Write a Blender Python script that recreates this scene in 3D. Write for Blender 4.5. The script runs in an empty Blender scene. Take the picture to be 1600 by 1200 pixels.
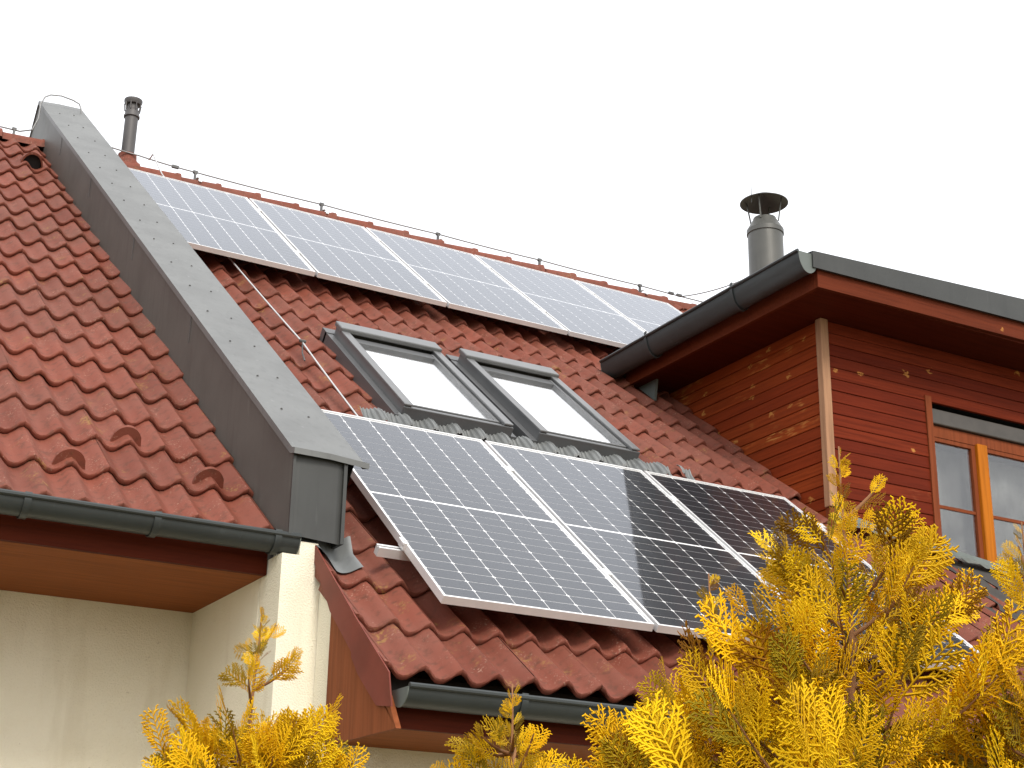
import bpy, math, random
import numpy as np
from mathutils import Matrix, Vector, Euler

random.seed(7)
rng = np.random.default_rng(7)
SC = bpy.context.scene
COL = SC.collection
PITCH = 0.66892619                      # roof pitch
CP, SP = math.cos(PITCH), math.sin(PITCH)
GROUND_Z = -2.98

# ------------------------------------------------------------------ camera
cam = bpy.data.cameras.new('camera')
cam.sensor_width = 36.0
cam.lens = 55.35
cam.clip_start = 0.05
cam.clip_end = 2000
cam_o = bpy.data.objects.new('camera', cam)
COL.objects.link(cam_o)
_yaw, _pit, _rol = -0.51230852, 0.34883203, 0.01778553
_cy, _sy = math.cos(_yaw), math.sin(_yaw)
fwd = Vector((-_sy * math.cos(_pit), _cy * math.cos(_pit), math.sin(_pit)))
rgt = Vector((_cy, _sy, 0))
upv = rgt.cross(fwd)
r2 = rgt * math.cos(_rol) + upv * math.sin(_rol)
u2 = upv * math.cos(_rol) - rgt * math.sin(_rol)
m = Matrix.Identity(4)
for i in range(3):
    m[i][0], m[i][1], m[i][2] = r2[i], u2[i], -fwd[i]
m.translation = Vector((-2.86972742, -5.63718537, -1.37666977))
cam_o.matrix_world = m
SC.camera = cam_o

# ------------------------------------------------------------------ sky, sun, exposure
SUN_EL, SUN_AZ = math.radians(42), math.radians(187)   # azimuth clockwise from +Y: behind the camera, square on to the eaves
w = bpy.data.worlds.new('World')
SC.world = w
w.use_nodes = True
nt = w.node_tree
nt.nodes.clear()
sky = nt.nodes.new('ShaderNodeTexSky')
sky.sky_type = 'NISHITA'
sky.sun_disc = False
sky.sun_elevation = SUN_EL
sky.sun_rotation = SUN_AZ
sky.dust_density = 4.0
b1 = nt.nodes.new('ShaderNodeBackground')
b1.inputs['Strength'].default_value = 0.05
b2 = nt.nodes.new('ShaderNodeBackground')           # the closed, even white cloud cover
b2.inputs['Color'].default_value = (1.0, 1.0, 1.0, 1)
b2.inputs['Strength'].default_value = 1.40
ad = nt.nodes.new('ShaderNodeAddShader')
wo = nt.nodes.new('ShaderNodeOutputWorld')
nt.links.new(sky.outputs[0], b1.inputs['Color'])
nt.links.new(b1.outputs[0], ad.inputs[0])
nt.links.new(b2.outputs[0], ad.inputs[1])
nt.links.new(ad.outputs[0], wo.inputs['Surface'])

sun = bpy.data.lights.new('sun', 'SUN')
sun.energy = 2.3
sun.angle = math.radians(16)
sun.color = (1.0, 0.95, 0.87)
sun_o = bpy.data.objects.new('sun', sun)
COL.objects.link(sun_o)
sd = Vector((math.sin(SUN_AZ) * math.cos(SUN_EL), math.cos(SUN_AZ) * math.cos(SUN_EL), math.sin(SUN_EL)))
sun_o.rotation_euler = sd.to_track_quat('Z', 'Y').to_euler()
sun_o.location = sd * 30
SC.view_settings.view_transform = 'Standard'
SC.view_settings.look = 'None'
SC.view_settings.exposure = 0.0
SC.view_settings.gamma = 1.0
SC.view_settings.use_curve_mapping = False
SC.render.film_transparent = False
SC.cycles.max_bounces = 8
SC.cycles.transparent_max_bounces = 12

# ------------------------------------------------------------------ materials
def new_mat(name):
    mt = bpy.data.materials.new(name)
    mt.use_nodes = True
    t = mt.node_tree
    return mt, t, t.nodes['Principled BSDF']

def N(t, kind, **kw):
    n = t.nodes.new(kind)
    for k, v in kw.items():
        if k in n.inputs.keys():
            n.inputs[k].default_value = v
        else:
            setattr(n, k, v)
    return n

def noise(t, scale, detail=4, stretch=None, rough=0.55, seed=0.0):
    geo = N(t, 'ShaderNodeNewGeometry')
    mp = N(t, 'ShaderNodeMapping')
    if stretch:
        mp.inputs['Scale'].default_value = stretch
    mp.inputs['Location'].default_value = (seed, seed * .7, seed * 1.3)
    t.links.new(geo.outputs['Position'], mp.inputs['Vector'])
    n = N(t, 'ShaderNodeTexNoise')
    n.inputs['Scale'].default_value = scale
    n.inputs['Detail'].default_value = detail
    n.inputs['Roughness'].default_value = rough
    t.links.new(mp.outputs[0], n.inputs['Vector'])
    return n.outputs['Fac']

def ramp(t, fac, lo, hi, smooth=True):
    mr = N(t, 'ShaderNodeMapRange')
    mr.interpolation_type = 'SMOOTHSTEP' if smooth else 'LINEAR'
    mr.inputs['From Min'].default_value = lo
    mr.inputs['From Max'].default_value = hi
    t.links.new(fac, mr.inputs['Value'])
    return mr.outputs['Result']

def mixc(t, fac, a, b, mode='MIX'):
    mx = N(t, 'ShaderNodeMix', data_type='RGBA', blend_type=mode)
    for sock, v in ((mx.inputs['Factor'], fac), (mx.inputs['A'], a), (mx.inputs['B'], b)):
        if hasattr(v, 'is_linked') or isinstance(v, bpy.types.NodeSocket):
            t.links.new(v, sock)
        elif isinstance(v, (int, float)):
            sock.default_value = v
        else:
            sock.default_value = (*v, 1) if len(v) == 3 else v
    return mx.outputs['Result']

def mathn(t, op, a, b):
    n = N(t, 'ShaderNodeMath', operation=op)
    for i, v in enumerate((a, b)):
        if isinstance(v, bpy.types.NodeSocket):
            t.links.new(v, n.inputs[i])
        else:
            n.inputs[i].default_value = v
    return n.outputs[0]

def bump(t, bs, h, strength=.3, dist=.01):
    b = N(t, 'ShaderNodeBump')
    b.inputs['Strength'].default_value = strength
    b.inputs['Distance'].default_value = dist
    t.links.new(h, b.inputs['Height'])
    t.links.new(b.outputs[0], bs.inputs['Normal'])

def obj_random(t):
    return N(t, 'ShaderNodeObjectInfo').outputs['Random']

M = {}

def mat_tile():
    mt, t, b = new_mat('terracotta_tile')
    rnd = obj_random(t)
    base = mixc(t, rnd, (0.142, 0.037, 0.022), (0.212, 0.060, 0.037))
    c = mixc(t, ramp(t, noise(t, 2.2, 3), .35, .7), base, (0.180, 0.060, 0.040))
    # pale worn patches and fine speckle
    sp = mathn(t, 'MULTIPLY', ramp(t, noise(t, 95, 3), .55, .72), ramp(t, noise(t, 7, 3, seed=3), .48, .66))
    c = mixc(t, mathn(t, 'MULTIPLY', sp, .55), c, (0.46, 0.30, 0.22))
    # dirt and lichen
    c = mixc(t, mathn(t, 'MULTIPLY', ramp(t, noise(t, 26, 5, seed=5), .48, .72), .60), c, (0.085, 0.036, 0.022))
    li = mathn(t, 'MULTIPLY', ramp(t, noise(t, 5, 4, seed=9), .60, .72), ramp(t, noise(t, 60, 2, seed=2), .45, .62))
    c = mixc(t, mathn(t, 'MULTIPLY', li, .6), c, (0.30, 0.18, 0.05))
    c = mixc(t, mathn(t, 'MULTIPLY', ramp(t, noise(t, 1.1, 4, seed=21), .52, .72), .35), c, (0.125, 0.052, 0.032))
    t.links.new(c, b.inputs['Base Color'])
    b.inputs['Roughness'].default_value = .66
    b.inputs['Specular IOR Level'].default_value = .22
    bump(t, b, noise(t, 140, 4), .25, .004)
    return mt

def mat_plain(name, col, rough=.6, metal=0., var=.12, scale=6, bstr=0., bscale=60, spec=.5):
    mt, t, b = new_mat(name)
    c2 = tuple(max(0, x * (1 - 2.2 * var)) for x in col)
    c = mixc(t, ramp(t, noise(t, scale, 5), .35, .7), col, c2)
    t.links.new(c, b.inputs['Base Color'])
    b.inputs['Roughness'].default_value = rough
    b.inputs['Metallic'].default_value = metal
    b.inputs['Specular IOR Level'].default_value = spec
    if bstr:
        bump(t, b, noise(t, bscale, 4), bstr, .006)
    return mt

def mat_sheet(name, col, streak=.35, rough=.5):
    # painted / zinc sheet metal with run-off streaks and blotches
    mt, t, b = new_mat(name)
    c = mixc(t, ramp(t, noise(t, 3.0, 5), .35, .7), col, tuple(x * .82 for x in col))
    st = ramp(t, noise(t, 9, 3, stretch=(3, 3, .22)), .52, .70)
    c = mixc(t, mathn(t, 'MULTIPLY', st, streak), c, tuple(x * .62 for x in col))
    st2 = ramp(t, noise(t, 14, 3, stretch=(2, 2, .3), seed=11), .66, .74)
    c = mixc(t, mathn(t, 'MULTIPLY', st2, .35), c, tuple(min(.7, x * 1.7) for x in col))
    t.links.new(c, b.inputs['Base Color'])
    b.inputs['Metallic'].default_value = .15
    b.inputs['Roughness'].default_value = rough
    bump(t, b, noise(t, 5, 2), .10, .02)
    return mt

def mat_wood(name, col, col2, peel, axis, rough=.55, knots=.0, kscale=11., peelcol=(0.45, 0.19, 0.05), spec=.05):
    # stained boards: grain along an axis, worn and peeled places
    mt, t, b = new_mat(name)
    st = {'x': (.35, 9, 9), 'y': (9, .35, 9), 'z': (9, 9, .35)}[axis]
    st2 = {'x': (1.2, 7, 7), 'y': (7, 1.2, 7), 'z': (7, 7, 1.2)}[axis]
    rnd = obj_random(t)
    c = mixc(t, rnd, col, col2)
    g = noise(t, 6, 6, stretch=st, rough=.65)
    c = mixc(t, mathn(t, 'MULTIPLY', ramp(t, g, .35, .7), .6), c, tuple(x * .55 for x in col))
    wear = mathn(t, 'ADD', noise(t, 2.1, 3, seed=4), mathn(t, 'MULTIPLY', mathn(t, 'SUBTRACT', rnd, .5), .30))
    wf = mathn(t, 'MULTIPLY', ramp(t, wear, .70 - peel * .2, .86 - peel * .2), ramp(t, noise(t, 9, 5, stretch=st2, seed=8), .50, .62))
    c = mixc(t, mathn(t, 'MULTIPLY', wf, .85), c, peelcol)
    if knots:
        geo = N(t, 'ShaderNodeNewGeometry')
        mp = N(t, 'ShaderNodeMapping')
        mp.inputs['Scale'].default_value = {'x': (.62, 1, 1), 'y': (1, .62, 1), 'z': (1, 1, .62)}[axis]
        t.links.new(geo.outputs['Position'], mp.inputs['Vector'])
        wob = N(t, 'ShaderNodeTexNoise')
        wob.inputs['Scale'].default_value = 40
        t.links.new(mp.outputs[0], wob.inputs['Vector'])
        ma = N(t, 'ShaderNodeMix', data_type='VECTOR')
        ma.inputs['Factor'].default_value = .06
        t.links.new(mp.outputs[0], ma.inputs[4])
        t.links.new(wob.outputs['Color'], ma.inputs[5])
        sx = N(t, 'ShaderNodeSeparateXYZ')
        t.links.new(ma.outputs[1], sx.inputs[0])
        cx = N(t, 'ShaderNodeCombineXYZ')
        t.links.new(sx.outputs[1 if axis == 'y' else 0], cx.inputs[0])
        t.links.new(sx.outputs[2], cx.inputs[1])
        v = N(t, 'ShaderNodeTexVoronoi', voronoi_dimensions='2D')
        v.inputs['Scale'].default_value = kscale
        t.links.new(cx.outputs[0], v.inputs['Vector'])
        kf = ramp(t, mathn(t, 'ADD', v.outputs['Distance'], mathn(t, 'MULTIPLY', mathn(t, 'SUBTRACT', noise(t, 55, 3, seed=31), .5), .22)), .15, .06)
        sel = N(t, 'ShaderNodeSeparateColor')
        t.links.new(v.outputs['Color'], sel.inputs[0])
        kf = mathn(t, 'MULTIPLY', kf, ramp(t, sel.outputs[0], 1 - knots, 1 - knots + .02))
        c = mixc(t, mathn(t, 'MULTIPLY', kf, .8), c, (0.46, 0.21, 0.055))
        core = mathn(t, 'MULTIPLY', ramp(t, v.outputs['Distance'], .06, .03), ramp(t, sel.outputs[1], .45, .5))
        core = mathn(t, 'MULTIPLY', core, ramp(t, sel.outputs[0], 1 - knots, 1 - knots + .02))
        c = mixc(t, core, c, (0.20, 0.07, 0.02))
    t.links.new(c, b.inputs['Base Color'])
    b.inputs['Roughness'].default_value = rough
    b.inputs['Specular IOR Level'].default_value = spec
    bump(t, b, g, .35, .003)
    return mt

def mat_stucco():
    mt, t, b = new_mat('cream_stucco')
    c = mixc(t, ramp(t, noise(t, 1.6, 4), .35, .7), (0.85, 0.80, 0.66), (0.79, 0.735, 0.58))
    c = mixc(t, mathn(t, 'MULTIPLY', ramp(t, noise(t, 3, 5, stretch=(2.5, 2.5, .5), seed=14), .50, .72), .30), c, (0.60, 0.53, 0.38))
    c = mixc(t, mathn(t, 'MULTIPLY', ramp(t, noise(t, 30, 2, seed=6), .72, .78), .35), c, (0.35, 0.29, 0.20))
    t.links.new(c, b.inputs['Base Color'])
    b.inputs['Roughness'].default_value = .9
    bump(t, b, noise(t, 130, 5), .9, .007)
    return mt

def mat_glass(name, rough, tint=(1, 1, 1), ior=1.5, gain=1.0, refl=(1, 1, 1)):
    mt = bpy.data.materials.new(name)
    mt.use_nodes = True
    t = mt.node_tree
    t.nodes.clear()
    out = N(t, 'ShaderNodeOutputMaterial')
    # reflectance of a thin sheet, the same from both sides (Schlick)
    geo = N(t, 'ShaderNodeNewGeometry')
    dt = N(t, 'ShaderNodeVectorMath', operation='DOT_PRODUCT')
    t.links.new(geo.outputs['Incoming'], dt.inputs[0])
    t.links.new(geo.outputs['Normal'], dt.inputs[1])
    f0 = ((ior - 1) / (ior + 1)) ** 2
    om = mathn(t, 'SUBTRACT', 1.0, mathn(t, 'ABSOLUTE', dt.outputs['Value'], 0))
    fres = mathn(t, 'ADD', mathn(t, 'MULTIPLY', mathn(t, 'POWER', om, 5.0), 1 - f0), f0)
    tr = N(t, 'ShaderNodeBsdfTransparent')
    tr.inputs['Color'].default_value = (*tint, 1)
    gl = N(t, 'ShaderNodeBsdfGlossy')
    gl.inputs['Color'].default_value = (*refl, 1)
    gl.inputs['Roughness'].default_value = rough
    mx = N(t, 'ShaderNodeMixShader')
    f = mathn(t, 'MINIMUM', mathn(t, 'MULTIPLY', fres, gain), 1.0)
    t.links.new(f, mx.inputs[0])
    t.links.new(tr.outputs[0], mx.inputs[1])
    t.links.new(gl.outputs[0], mx.inputs[2])
    t.links.new(mx.outputs[0], out.inputs['Surface'])
    return mt

def mat_foliage():
    mt, t, b = new_mat('golden_thuja_foliage')
    at = N(t, 'ShaderNodeAttribute', attribute_name='tint')
    cr = N(t, 'ShaderNodeValToRGB')
    cr.color_ramp.elements[0].position = 0.0
    cr.color_ramp.elements[0].color = (0.98, 0.66, 0.014, 1)
    cr.color_ramp.elements[1].position = 1.0
    cr.color_ramp.elements[1].color = (0.30, 0.115, 0.010, 1)
    for p_, c_ in ((.42, (0.92, 0.53, 0.008, 1)), (.70, (0.60, 0.36, 0.008, 1)), (.90, (0.27, 0.20, 0.010, 1))):
        e_ = cr.color_ramp.elements.new(p_)
        e_.color = c_
    t.links.new(at.outputs['Fac'], cr.inputs[0])
    c = cr.outputs[0]
    b.inputs['Specular IOR Level'].default_value = .12
    c = mixc(t, mathn(t, 'MULTIPLY', ramp(t, noise(t, 7, 3), .52, .72), .4), c, (0.66, 0.36, 0.006))
    t.links.new(c, b.inputs['Base Color'])
    b.inputs['Roughness'].default_value = .5
    tl = N(t, 'ShaderNodeBsdfTranslucent')
    t.links.new(c, tl.inputs['Color'])
    mx = N(t, 'ShaderNodeMixShader')
    mx.inputs[0].default_value = .13
    t.links.new(b.outputs[0], mx.inputs[1])
    t.links.new(tl.outputs[0], mx.inputs[2])
    t.links.new(mx.outputs[0], t.nodes['Material Output'].inputs['Surface'])
    return mt

M['tile'] = mat_tile()
M['stucco'] = mat_stucco()
M['cap_metal'] = mat_sheet('zinc_sheet', (0.155, 0.160, 0.158), .35, .5)
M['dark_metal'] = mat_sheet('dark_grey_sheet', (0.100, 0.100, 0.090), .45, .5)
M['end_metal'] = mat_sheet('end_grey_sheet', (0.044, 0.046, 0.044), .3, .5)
M['gutter'] = mat_sheet('graphite_gutter_sheet', (0.040, 0.047, 0.048), .2, .45)
M['lead'] = mat_sheet('lead_sheet', (0.19, 0.20, 0.20), .35, .5)
M['flash_green'] = mat_sheet('weathered_flashing', (0.135, 0.155, 0.145), .3, .55)
M['barge_metal'] = mat_plain('red_brown_sheet', (0.185, 0.042, 0.028), .5, 0, .10, 5, spec=.2)
M['flue'] = mat_sheet('flue_steel', (0.088, 0.088, 0.080), .45, .42)
M['pipe'] = mat_sheet('vent_pipe_plastic', (0.085, 0.08, 0.08), .2, .55)
M['alu'] = mat_plain('anodised_aluminium', (0.78, 0.78, 0.78), .38, .35, .03, 8)
M['ridge_wire'] = mat_plain('weathered_wire', (0.26, 0.26, 0.26), .5, .3, .05, 8)
M['wire'] = mat_plain('aluminium_wire', (0.60, 0.60, 0.60), .4, .5, .05, 8)
M['wire_dark'] = mat_plain('dark_clip', (0.10, 0.10, 0.10), .5, .2)
M['backsheet'] = mat_plain('white_backsheet', (0.90, 0.90, 0.90), .6, 0, .02)
M['cell'] = mat_plain('silicon_cell', (0.0085, 0.0095, 0.013), .45, 0, .1, 3)
M['panel_glass'] = mat_glass('panel_glass', .045, ior=1.5, refl=(.83, .86, .92))
M['pane'] = mat_glass('window_glass', .012, ior=1.52, gain=1.5)
M['white_sheet'] = mat_plain('white_pane_backing', (0.82, 0.84, 0.86), .8, 0, .02, 3)
M['rw_frame'] = mat_plain('grey_lacquered_cover', (0.165, 0.168, 0.172), .40, .25, .05, 5)
M['rw_dark'] = mat_plain('dark_profile_and_shade', (0.105, 0.108, 0.112), .45, .2, .05, 5)
M['wood_front'] = mat_wood('stained_front_boards', (0.118, 0.016, 0.006), (0.175, 0.027, 0.009), .30, 'x', knots=.16, kscale=8., peelcol=(0.30, 0.10, 0.045))
M['wood_cheek'] = mat_wood('stained_cheek_boards', (0.205, 0.032, 0.009), (0.290, 0.056, 0.013), .62, 'y', knots=.30, kscale=9., peelcol=(0.50, 0.22, 0.06))
M['wood_fascia'] = mat_wood('stained_fascia', (0.115, 0.024, 0.010), (0.135, 0.030, 0.012), .1, 'x', knots=.12, kscale=12.)
M['wood_dark'] = mat_wood('dark_stained_board', (0.080, 0.014, 0.006), (0.09, 0.016, 0.006), .0, 'x')
M['wood_soffit'] = mat_wood('brown_soffit_board', (0.26, 0.078, 0.021), (0.27, 0.082, 0.022), .0, 'x')
M['wood_barge'] = mat_wood('weathered_barge_board', (0.235, 0.070, 0.028), (0.25, 0.08, 0.03), .42, 'z', peelcol=(0.42, 0.19, 0.08))
M['wood_post'] = mat_wood('bleached_corner_post', (0.36, 0.20, 0.12), (0.38, 0.21, 0.12), .35, 'z', peelcol=(0.52, 0.38, 0.26))
M['wood_orange'] = mat_wood('orange_window_wood', (0.44, 0.135, 0.010), (0.46, 0.14, 0.010), .0, 'z', rough=.35)
M['wood_trim'] = mat_wood('window_trim_wood', (0.20, 0.052, 0.020), (0.21, 0.055, 0.021), .1, 'z')
M['dark'] = mat_plain('dark_interior', (0.02, 0.02, 0.02), .9)
M['shutter'] = mat_plain('shutter_box_sheet', (0.062, 0.054, 0.046), .5)  # colour darkened to stand in for the shade of the window recess
M['curtain'] = mat_plain('curtain_painted_clouds', (0.11, 0.115, 0.11), .9, 0, .30, 3.5)  # curtain cloth; its grey blotches paint in the cloud reflection of the glass
M['ground'] = mat_plain('grass_ground', (0.23, 0.21, 0.13), .95, 0, .2, .6, .4, 20)
M['foliage'] = mat_foliage()
M['bark'] = mat_plain('thuja_stem_bark', (0.26, 0.12, 0.045), .8, 0, .2, 12, .3, 80)
M['deck'] = mat_plain('roof_underlay', (0.05, 0.045, 0.04), .9)

# ------------------------------------------------------------------ mesh helpers
class MB:
    def __init__(self):
        self.v, self.f = [], []

    def quad_grid(self, rows):
        """rows: list of equally long point lists"""
        o = len(self.v)
        n = len(rows[0])
        for r in rows:
            self.v += [tuple(p) for p in r]
        for i in range(len(rows) - 1):
            for j in range(n - 1):
                a = o + i * n + j
                self.f.append((a, a + 1, a + n + 1, a + n))
        return self

    def box(self, x0, x1, y0, y1, z0, z1, fn=None):
        o = len(self.v)
        for z in (z0, z1):
            for y in (y0, y1):
                for x in (x0, x1):
                    self.v.append(tuple(fn(x, y, z)) if fn else (x, y, z))
        for q in ((0, 2, 3, 1), (4, 5, 7, 6), (0, 1, 5, 4), (2, 6, 7, 3), (0, 4, 6, 2), (1, 3, 7, 5)):
            self.f.append(tuple(o + k for k in q))
        return self

    def prism(self, poly, d):
        """poly: 3-D outline, extruded by the vector d"""
        o = len(self.v)
        n = len(poly)
        d = Vector(d)
        for p in poly:
            self.v.append(tuple(p))
        for p in poly:
            self.v.append(tuple(Vector(p) + d))
        self.f.append(tuple(o + i for i in range(n))[::-1])
        self.f.append(tuple(o + n + i for i in range(n)))
        for i in range(n):
            j = (i + 1) % n
            self.f.append((o + i, o + j, o + n + j, o + n + i))
        return self

    def tube(self, pts, r, seg=8, cap=True):
        pts = [Vector(p) for p in pts]
        rs = r if isinstance(r, (list, tuple)) else [r] * len(pts)
        o = len(self.v)
        ref = Vector((0.13, 0.31, 0.94))
        for i, p in enumerate(pts):
            d = (pts[min(i + 1, len(pts) - 1)] - pts[max(i - 1, 0)]).normalized()
            a = d.cross(ref)
            if a.length < 1e-3:
                a = d.cross(Vector((1, 0, 0)))
            a.normalize()
            b = d.cross(a)
            for k in range(seg):
                t = 2 * math.pi * k / seg
                self.v.append(tuple(p + (a * math.cos(t) + b * math.sin(t)) * rs[i]))
        for i in range(len(pts) - 1):
            for k in range(seg):
                k2 = (k + 1) % seg
                self.f.append((o + i * seg + k, o + i * seg + k2, o + (i + 1) * seg + k2, o + (i + 1) * seg + k))
        if cap:
            self.f.append(tuple(o + k for k in range(seg))[::-1])
            e = o + (len(pts) - 1) * seg
            self.f.append(tuple(e + k for k in range(seg)))
        return self

    def lathe(self, c, prof, seg=28):
        """prof: (radius, z) pairs about a vertical axis through c"""
        o = len(self.v)
        for r, z in prof:
            for k in range(seg):
                t = 2 * math.pi * k / seg
                self.v.append((c[0] + r * math.cos(t), c[1] + r * math.sin(t), c[2] + z))
        for i in range(len(prof) - 1):
            for k in range(seg):
                k2 = (k + 1) % seg
                self.f.append((o + i * seg + k, o + i * seg + k2, o + (i + 1) * seg + k2, o + (i + 1) * seg + k))
        return self

    def mesh(self, name, mat, smooth=False, angle=None):
        me = bpy.data.meshes.new(name)
        me.from_pydata(self.v, [], self.f)
        me.update()
        me.materials.append(M[mat])
        if smooth:
            me.polygons.foreach_set('use_smooth', [True] * len(me.polygons))
            if angle:
                me.set_sharp_from_angle(angle=math.radians(angle))
        return me

    def build(self, name, mat, parent=None, smooth=False, angle=None, bevel=0.):
        o = place(name, self.mesh(name, mat, smooth, angle), parent)
        if bevel:
            bv = o.modifiers.new('bevel', 'BEVEL')
            bv.width = bevel
            bv.segments = 2
            bv.limit_method = 'ANGLE'
        return o

WORLD_MAT = {}

def place(name, mesh, parent=None, mat=None):
    o = bpy.data.objects.new(name, mesh)
    COL.objects.link(o)
    mw = mat.copy() if mat is not None else Matrix.Identity(4)
    WORLD_MAT[o.name] = mw
    if parent is not None:
        o.parent = parent
        o.matrix_parent_inverse = WORLD_MAT[parent.name].inverted()
    o.matrix_basis = mw
    return o

def thing(name, loc, label, cat, group=None):
    o = bpy.data.objects.new(name, None)
    o.empty_display_size = .2
    COL.objects.link(o)
    mw = Matrix.Translation(Vector(loc))
    WORLD_MAT[o.name] = mw
    o.matrix_basis = mw
    tag(o, label, cat, group)
    return o

def tag(o, label=None, cat=None, group=None, kind=None):
    if label:
        o['label'] = label
    if cat:
        o['category'] = cat
    if group:
        o['group'] = group
    if kind:
        o['kind'] = kind
    return o

def RP(X, s, n):
    """roof coordinates (along the ridge, up the slope, out of the roof) -> world"""
    return Vector((X, s * CP - n * SP, s * SP + n * CP))

ROT = Matrix.Rotation(PITCH, 4, 'X')

def roofmat(X, s, n):
    return Matrix.Translation(RP(X, s, n)) @ ROT

# ------------------------------------------------------------------ ground
g = MB()
g.quad_grid([[(x, y, GROUND_Z) for x in np.linspace(-600, 600, 13)] for y in np.linspace(-600, 600, 13)])
tag(g.build('ground', 'ground'), kind='structure')

# ------------------------------------------------------------------ roof tiles
LAM, TW, GAUGE, TLEN = .16, .32, .373, .425
AMP, LIFT, THK = .0260, .032, .025
NB = -.171                               # normal offset of a tile's mean surface at its head

def wave(x):
    a = 2 * math.pi * x / LAM
    return AMP * (math.cos(a) + .10 * math.cos(2 * a) - .10)

def tile_mesh(verge=False, ln=TLEN):
    b = MB()
    nx = 17
    xs = [TW * i / (nx - 1) * (1.0 if i < nx - 1 else 1.004) for i in range(nx)]
    top = lambda x, y: wave(x) + LIFT * (1 - y / TLEN)
    rows = []
    rows.append([(x, .004, top(x, 0) - THK) for x in xs])
    rows.append([(x, 0, top(x, 0) - THK * .45) for x in xs])
    rows.append([(x, .004, top(x, 0) - .0025) for x in xs])
    rows.append([(x, .012, top(x, .012)) for x in xs])
    rows.append([(x, ln, top(x, ln)) for x in xs])
    b.quad_grid(rows)
    b.quad_grid([[(x, ln, top(x, ln) - THK) for x in xs], [(x, .004, top(x, 0) - THK) for x in xs]])
    if verge:                            # turned-down flange at the gable side
        b.box(-.014, .002, .0, TLEN, -.062, .0)
        e = len(b.v) - 8
        for k in range(8):
            x, y, z = b.v[e + k]
            if z > -.01:
                b.v[e + k] = (x, y, top(0, y) - .002)
            else:
                b.v[e + k] = (x, y, LIFT * (1 - y / TLEN) - .062)
    return b

TILE = tile_mesh().mesh('tile', 'tile', True, 50)
TILE_S = tile_mesh(False, .29).mesh('short_tile', 'tile', True, 50)
TILE_V = tile_mesh(True).mesh('verge_tile', 'tile', True, 50)

def put_tile(parent, X, s, mesh=TILE, sag=0.0, twist=0.0):
    mw = Matrix.Translation(RP(X, s, NB) + Vector((0, 0, sag))) @ ROT
    if twist:
        mw = mw @ Matrix.Rotation(twist, 4, 'Y')
    mw = mw @ Matrix.Translation((random.uniform(-.002, .002), random.uniform(-.004, .004), random.uniform(0, .0025)))
    mw = mw @ Matrix.Rotation(random.uniform(-.006, .006), 4, 'Z')
    return place('tile', mesh, parent, mw)

def tile_top(X, s, x0, s0):
    """height n of the tile surface at roof point (X, s)"""
    fr = ((s - s0) % GAUGE)
    return NB + wave(X - x0) + LIFT * (1 - fr / TLEN)

def ridge_mesh():
    b = MB()
    rows = []
    for x, r in ((0, .100), (.30, .122), (.335, .125), (.350, .136), (.374, .136), (.382, .118)):
        row = []
        for k in range(11):
            t = math.pi * (k / 10)
            yy = math.cos(t) * r * 1.05
            zz = (math.sin(t) ** .8 if math.sin(t) > 0 else 0) * r * .62
            row.append((x, yy, zz))
        row = [(x, r * 1.12, -.032)] + row + [(x, -r * 1.12, -.032)]
        rows.append(row)
    b.quad_grid(rows)
    b.quad_grid([[(x, y * .86, z * .86 - .01) for x, y, z in rows[-1]], rows[-1]])
    return b.mesh('ridge_tile', 'tile', True, 40)

RIDGE = ridge_mesh()
S_RIDGE = 8.06
Y_RIDGE = RP(0, S_RIDGE, NB).y
Z_RIDGE = RP(0, S_RIDGE, NB).z

# ------------------------------------------------------------------ the two houses
left = thing('terraced_house', (-3.8, 4.5, GROUND_Z),
             'left house with red tiled roof and deep brown soffit over a cream wall', 'house')
right = thing('terraced_house', (3.5, 4.0, GROUND_Z),
              'house right of the grey parapet carrying the solar panels and the red wooden dormer', 'house')

def roof_slab(parent, x0, x1, s0):
    b = MB()
    prof = [RP(0, s0, -.235), RP(0, S_RIDGE, -.235)]
    yr, zr = prof[1].y, prof[1].z
    yb, zb = 2 * yr - prof[0].y, prof[0].z
    lo = .07
    poly = [(x0, prof[0].y, prof[0].z), (x0, yr, zr), (x0, yb, zb), (x0, yb, zb - lo), (x0, yr, zr - lo), (x0, prof[0].y, prof[0].z - lo)]
    b.prism(poly, (x1 - x0, 0, 0))
    return b.build('roof', 'deck', parent)

roof_l = roof_slab(left, -7.0, -.47, .74)
roof_r = roof_slab(right, -.335, 8.6, -.28)

# left house tiles
XL_END = -.53
for j in range(19):
    s = .728 + GAUGE * j
    for k in range(-1, 9):
        X = XL_END - TW * (k + 1)
        put_tile(roof_l, X, s)
    # the last course is cut to length under the ridge
for k in range(-1, 9):
    put_tile(roof_l, XL_END - TW * (k + 1), .728 + GAUGE * 19 - .07, TILE_S)
back = MB()
back.quad_grid([[(x, 2 * Y_RIDGE - RP(0, s, -.12).y, RP(0, s, -.12).z) for x in (-7, -.47)] for s in (.7, S_RIDGE)])
back.build('back_slope', 'tile', left)
for k in range(7):
    X = -.60 - .362 * (k + 1)
    place('ridge_tile', RIDGE, roof_l, Matrix.Translation((X, Y_RIDGE, Z_RIDGE - .030)) @ Matrix.Rotation(random.uniform(-.01, .01), 4, 'Z'))

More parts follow.
